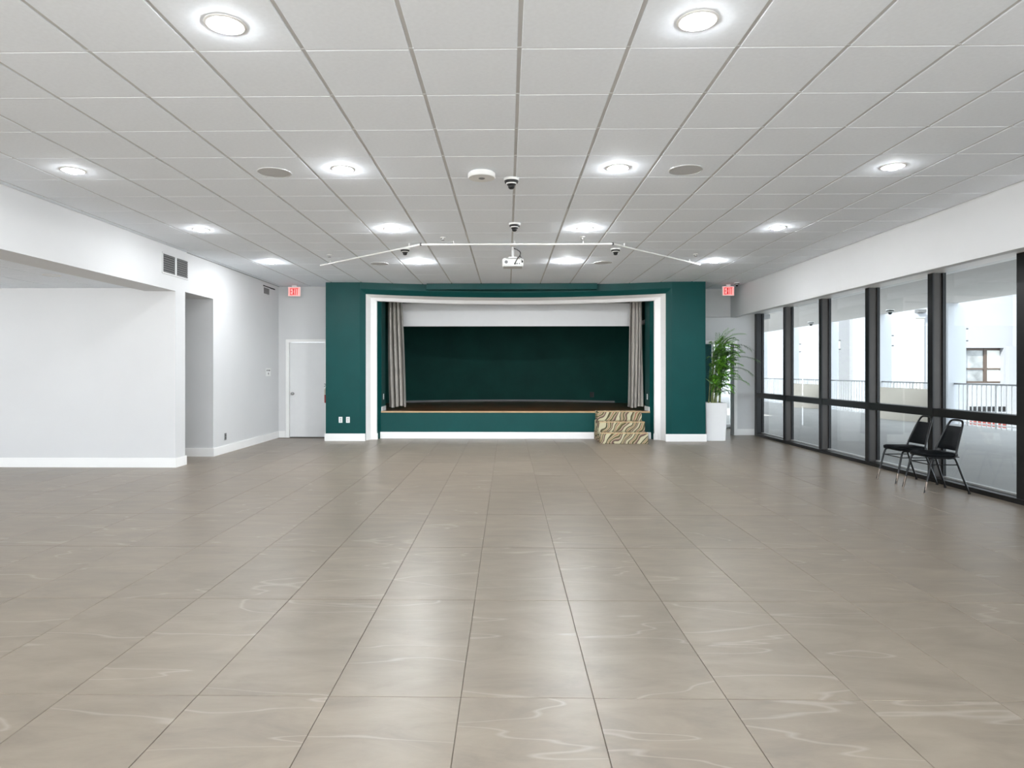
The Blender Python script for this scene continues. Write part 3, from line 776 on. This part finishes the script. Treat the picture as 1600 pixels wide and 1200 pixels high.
dome(1.594, 9.66, CZ, 'black dome camera beyond the ceiling track on the steps side')
dome(4.70, 13.45, CZ, 'small black dome camera above the window side exit sign', .75)
dome(11.5, 19.8, 3.28, 'black dome camera under the terrace soffit in the fourth pane', 1.6)
dome(11.4, 24.7, 3.28, 'black dome camera under the terrace soffit in the second pane', 1.6)

sp0 = None
for x, y, lab in ((-.875, 8.83, 'small sprinkler head by the middle of the ceiling track, door side'), (1.01, 8.81, 'small sprinkler head by the middle of the ceiling track, window side'),
                  (-2.77, 10.12, 'small sprinkler head at the door side end of the track'), (2.91, 10.14, 'small sprinkler head at the window side end of the track')):
    if sp0 is None:
        sp0 = thing('sprinkler_head', lab, 'sprinkler', (x, y, CZ), 0, 'ceiling sprinklers')
        B().lathe([(.036, 0), (.034, -.006), (.012, -.009)], 20).obj('escutcheon', 'white', sp0, True)
        B().lathe([(.010, -.009), (.007, -.02), (.007, -.034)], 10).obj('stem', 'grey', sp0, True)
        B().lathe([(.022, -.034), (.022, -.037)], 16).obj('deflector', 'midgrey', sp0)
    else: dup(sp0, (x, y, CZ), lab)

# angled ceiling track
tk = thing('ceiling_track', 'long white three sided track under the ceiling around the projector', 'track', (.1, 9.05, CZ-.045))
def seg(a, bb, name):
    B().tube([a, bb], .013, 8).obj(name, 'white', tk, True)
P = [(-3.22, 1.80, 0), (-1.31, .03, 0), (1.36, .03, 0), (3.08, 1.80, 0)]
for a, bb in zip(P[:-1], P[1:]): seg(a, bb, 'rail')
for p in P[1:3]: B().lathe([(.016, -.016), (.016, .0), (.012, .02)], 10, p).obj('joint', 'darkgrey', tk)
for x, y in ((-3.0, 1.6), (-1.5, .2), (0, .03), (1.55, .2), (2.85, 1.58), (.95, .03), (-.85, .03)):
    B().tube([(x, y, 0), (x, y, .044)], .007, 6).obj('hanger', 'white', tk)

# projector
pj = thing('projector', 'white ceiling mounted projector with black cables before the stage', 'projector', (.075, 9.42, 2.92))
B().bbox(-.15, .15, -.125, .125, 0, .115, .022).obj('body', 'white', pj, True)
Bx(-.135, .135, -.118, .118, -.006, .004).obj('underside', 'grey', pj)
Bx(-.10, .10, -.128, -.124, .105, .109).obj('seam', 'darkgrey', pj)
B().lathe([(.024, -.127), (.024, -.124)], 18, (-.093, 0, .056), ax='y').obj('vent', 'midgrey', pj)
B().lathe([(.012, -.130), (.012, -.124)], 10, (.03, 0, .03), ax='y').box(.05, .07, -.128, -.124, .025, .04).box(.085, .10, -.128, -.124, .025, .04).obj('port', 'darkgrey', pj)
B().lathe([(.045, .125), (.045, .145), (.036, .150)], 20, (.07, 0, .06), ax='y').obj('lens', 'black', pj, True)
B().lathe([(.018, .14), (.018, .29)], 14).lathe([(.05, .305), (.05, CZ-2.921)], 20).box(-.06, .06, -.04, .04, .112, .145).obj('mount', 'white', pj)
B().tube(smooth_path([(.02, -.02, .265), (.065, -.08, .235), (.105, -.135, .19), (.10, -.16, .14), (.055, -.16, .08), (.03, -.135, .03)]), .007, 6).obj('cable', 'black', pj, True)
B().tube(smooth_path([(.10, -.16, .14), (.125, -.15, .10), (.135, -.13, .062)]), .005, 6).box(.125, .145, -.145, -.126, .045, .075).obj('cable', 'black', pj, True)

# ------------------------------------------------------------------ chairs by the window
def tubep(pts, r=.0115, m='blacktube', name='tube', par=None, n=10): return B().tube(smooth_path(pts, 5), r, n).obj(name, m, par, True)
def make_chair(loc, label):
    t = thing('banquet_chair', label, 'chair', loc, 0, 'black chairs by the window')
    # cushion: rounded slab, wider in front
    rows = []
    nu = 14
    def outline(k, s_, z):
        pts = []
        for i in range(28):
            a = 2*PI*i/28; ca, sa = math.cos(a), math.sin(a)
            e = .38
            x = math.copysign(abs(ca)**e, ca); y = math.copysign(abs(sa)**e, sa)
            w = .205-.025*(x+1)/2
            pts.append((-.015+.20*x*s_, w*y*s_, z))
        return pts+[pts[0]]
    b_ = B().grid([outline(0, .90, .425), outline(0, .985, .430), outline(0, 1.0, .442), outline(0, .985, .456), outline(0, .90, .466), outline(0, .5, .472), outline(0, .01, .474)])
    b_.obj('seat', 'vinyl', t, True)
    Bx(-.19, .165, -.175, .175, .416, .426).obj('seat_pan', 'black', t)
    for s_ in (-1, 1):
        tubep([(-.255, .207*s_, .012), (-.205, .196*s_, .22), (-.165, .186*s_, .385), (-.135, .182*s_, .412)], name='leg', par=t)
        tubep([(.255, .207*s_, .012), (.185, .196*s_, .20), (.118, .186*s_, .385), (.085, .182*s_, .412)], name='leg', par=t)
        fl_ = B().tube([(-.255, .207*s_, .0), (-.224, .2005*s_, .14)], .0128, 10).obj('leg_sleeve', 'worn', t, True)
        B().lathe([(.014, 0), (.014, .018)], 10, (.2545, .207*s_, 0)).obj('leg_cap', 'black', t)
        tubep([(-.14, .182*s_, .412), (.09, .182*s_, .412)], .011, name='seat_rail', par=t)
        tubep([(-.188, .193*s_, .335), (.136, .190*s_, .335)], .0065, name='stretcher', par=t)
    tubep([(-.19, -.19, .338), (-.19, .19, .338)], .0065, name='stretcher', par=t)
    tubep([(.02, -.182, .408), (.085, -.184, .415), (.118, -.182, .44), (.14, -.174, .52), (.205, -.142, .70), (.240, -.12, .79), (.253, -.095, .828), (.257, -.05, .840), (.257, .05, .840),
           (.253, .095, .828), (.240, .12, .79), (.205, .142, .70), (.14, .174, .52), (.118, .182, .44), (.085, .184, .415), (.02, .182, .408)], name='back_frame', par=t)
    rows = []
    for j in range(9):
        v = j/8; z = .495+.275*v; x = .133+.098*v; w = .168-.05*v
        bul = .012*math.sin(PI*min(1, max(0, v)))
        fr_, bk_ = [], []
        for i in range(9):
            u = -1+2*i/8; q = (1-u**4)*(1-(2*v-1)**6)
            fr_.append((x-.006-.016*q, u*w, z)); bk_.append((x+.006+.006*q, u*w, z))
        rows.append(fr_+bk_[::-1]+[fr_[0]])
    b_ = B().grid(rows); n_ = len(rows[0])
    b_.f.append(tuple(range(n_-1))); b_.f.append(tuple(len(b_.v)-n_+i for i in range(n_-1))[::-1])
    b_.obj('backrest', 'vinyl', t, True)
    return t
ch = make_chair((5.075, 7.825, 0), 'black vinyl stacking chair by the window, closer to the viewer')
dup(ch, (5.11, 8.443, 0), 'black vinyl stacking chair by the window, closer to the palm')

# ------------------------------------------------------------------ potted palm
px, py = 4.255, 13.57
pp = thing('potted_palm', 'tall green palm in tapered white planter beside the stage', 'plant', (px, py, 0))
b_ = B()
R = [(.192, 0), (.222, .775), (.205, .775), (.20, .72)]
rows = []
for r_, z in R:
    c = .012; q = r_
    rows.append([(-q+c, -q, z), (q-c, -q, z), (q, -q+c, z), (q, q-c, z), (q-c, q, z), (-q+c, q, z), (-q, q-c, z), (-q, -q+c, z), (-q+c, -q, z)])
b_.grid(rows); b_.f.append((7, 6, 5, 4, 3, 2, 1, 0)); b_.obj('planter', 'pot', pp)
Bx(-.2, .2, -.2, .2, .70, .73).obj('soil', 'soil', pp)
rnd = random.Random(21)
def frond(base_, az, ln, lift, droop, leafn, lw, ll, m):
    pts = []; p = Vector(base_); el = lift; steps = 14
    hd = Vector((math.cos(az), math.sin(az), 0))
    for i in range(steps+1):
        pts.append(p.copy()); d = hd*math.cos(el)+Vector((0, 0, 1))*math.sin(el); p = p+d*ln/steps; el -= droop/steps*(.5+i/steps)
    g = B().tube(pts, .005, 5, .0015)
    for k in range(leafn):
        f = .22+.78*k/(leafn-1); q = f*steps; i = min(int(q), steps-1); o_ = pts[i].lerp(pts[i+1], q-i); d = (pts[i+1]-pts[i]).normalized()
        sd = d.cross(Vector((0, 0, 1))); sd = sd.normalized() if sd.length > .05 else Vector((math.sin(az), -math.cos(az), 0))
        L_ = ll*(.55+.45*math.sin(PI*min(1, f*.9+.1)))*rnd.uniform(.85, 1.1)
        for sg in (-1, 1):
            dd = (d*rnd.uniform(.75, 1.0)+sd*sg*.8+Vector((0, 0, rnd.uniform(-.05, .25)))).normalized()
            up = dd.cross(sd*sg).normalized()
            wv_ = dd.cross(Vector((0, 0, 1))).normalized()*lw
            a_, b2, c_ = o_, o_+dd*L_*.45+Vector((0, 0, .01)), o_+dd*L_+Vector((0, 0, -L_*.28))
            g.add([a_, b2-wv_, b2+wv_, c_], [(0, 1, 2), (1, 3, 2)])
    return g, pts
def ok(g):
    for v in g.v:
        X, Y, Z = v[0]+px, v[1]+py, v[2]
        if X < 4.03 and Y > 13.21: return False
        if Y > 14.40 or X > 5.3: return False
    return True
tops = []
for i in range(20):
    a = rnd.uniform(0, 2*PI); rr_ = .14*math.sqrt(rnd.random())
    x, y = rr_*math.cos(a), rr_*math.sin(a)
    h = rnd.uniform(.35, 1.22)
    bx, by = rnd.uniform(-.02, .10), rnd.uniform(-.10, .04)
    B().tube([(x, y, .72), (x+bx*.4, y+by*.4, .72+h*.5), (x+bx, y+by, .72+h)], rnd.uniform(.006, .011), 6, .005).obj('cane', 'cane', pp, True)
    tops.append((x+bx, y+by, .72+h))
made = 0; tries = 0
while made < 190 and tries < 6000:
    tries += 1
    tp = rnd.choice(tops); f = rnd.random()
    az = rnd.uniform(-2.4, 1.3)
    ln = rnd.uniform(.22, .48); lift = rnd.uniform(.7, 1.5)
    b0 = (tp[0], tp[1], tp[2]-rnd.uniform(0, .45))
    if b0[2] < .85: continue
    g, pts = frond(b0, az, ln, lift, rnd.uniform(.8, 2.2), rnd.randint(8, 12), rnd.uniform(.008, .013), rnd.uniform(.12, .19), 'leaf')
    if not ok(g): continue
    if max(v[2] for v in g.v) > 2.40: continue
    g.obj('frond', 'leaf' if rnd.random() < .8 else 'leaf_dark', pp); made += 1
# reaching fronds: right side sprays and crown
for bz, az, ln, lift, dr_ in ((1.55, -.25, .80, .55, 1.2), (1.75, .1, .78, .75, 1.6), (1.35, -.1, .72, .6, 1.6), (1.85, -.4, .62, 1.1, 1.4), (1.75, -1.2, .62, 1.35, .9), (1.8, -.9, .6, 1.3, 1.1), (1.72, -1.9, .6, 1.2, .9), (1.1, -.3, .6, .7, 1.5)):
    g, pts = frond((.08, -.06, bz), az, ln, lift, dr_, 13, .007, .2, 'leaf')
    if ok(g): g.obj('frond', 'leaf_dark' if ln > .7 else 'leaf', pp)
g = B().add([(-.10, -.34, 1.18), (-.16, -.37, 1.20), (-.22, -.40, 1.24), (-.29, -.42, 1.285), (-.28, -.425, 1.265), (-.21, -.405, 1.205), (-.15, -.375, 1.16)], [(0, 1, 6), (1, 2, 5, 6), (2, 3, 4, 5)])
g.tube([(.0, -.15, 1.0), (-.05, -.28, 1.12), (-.10, -.34, 1.18)], .004, 5).obj('frond', 'leaf_dark', pp)
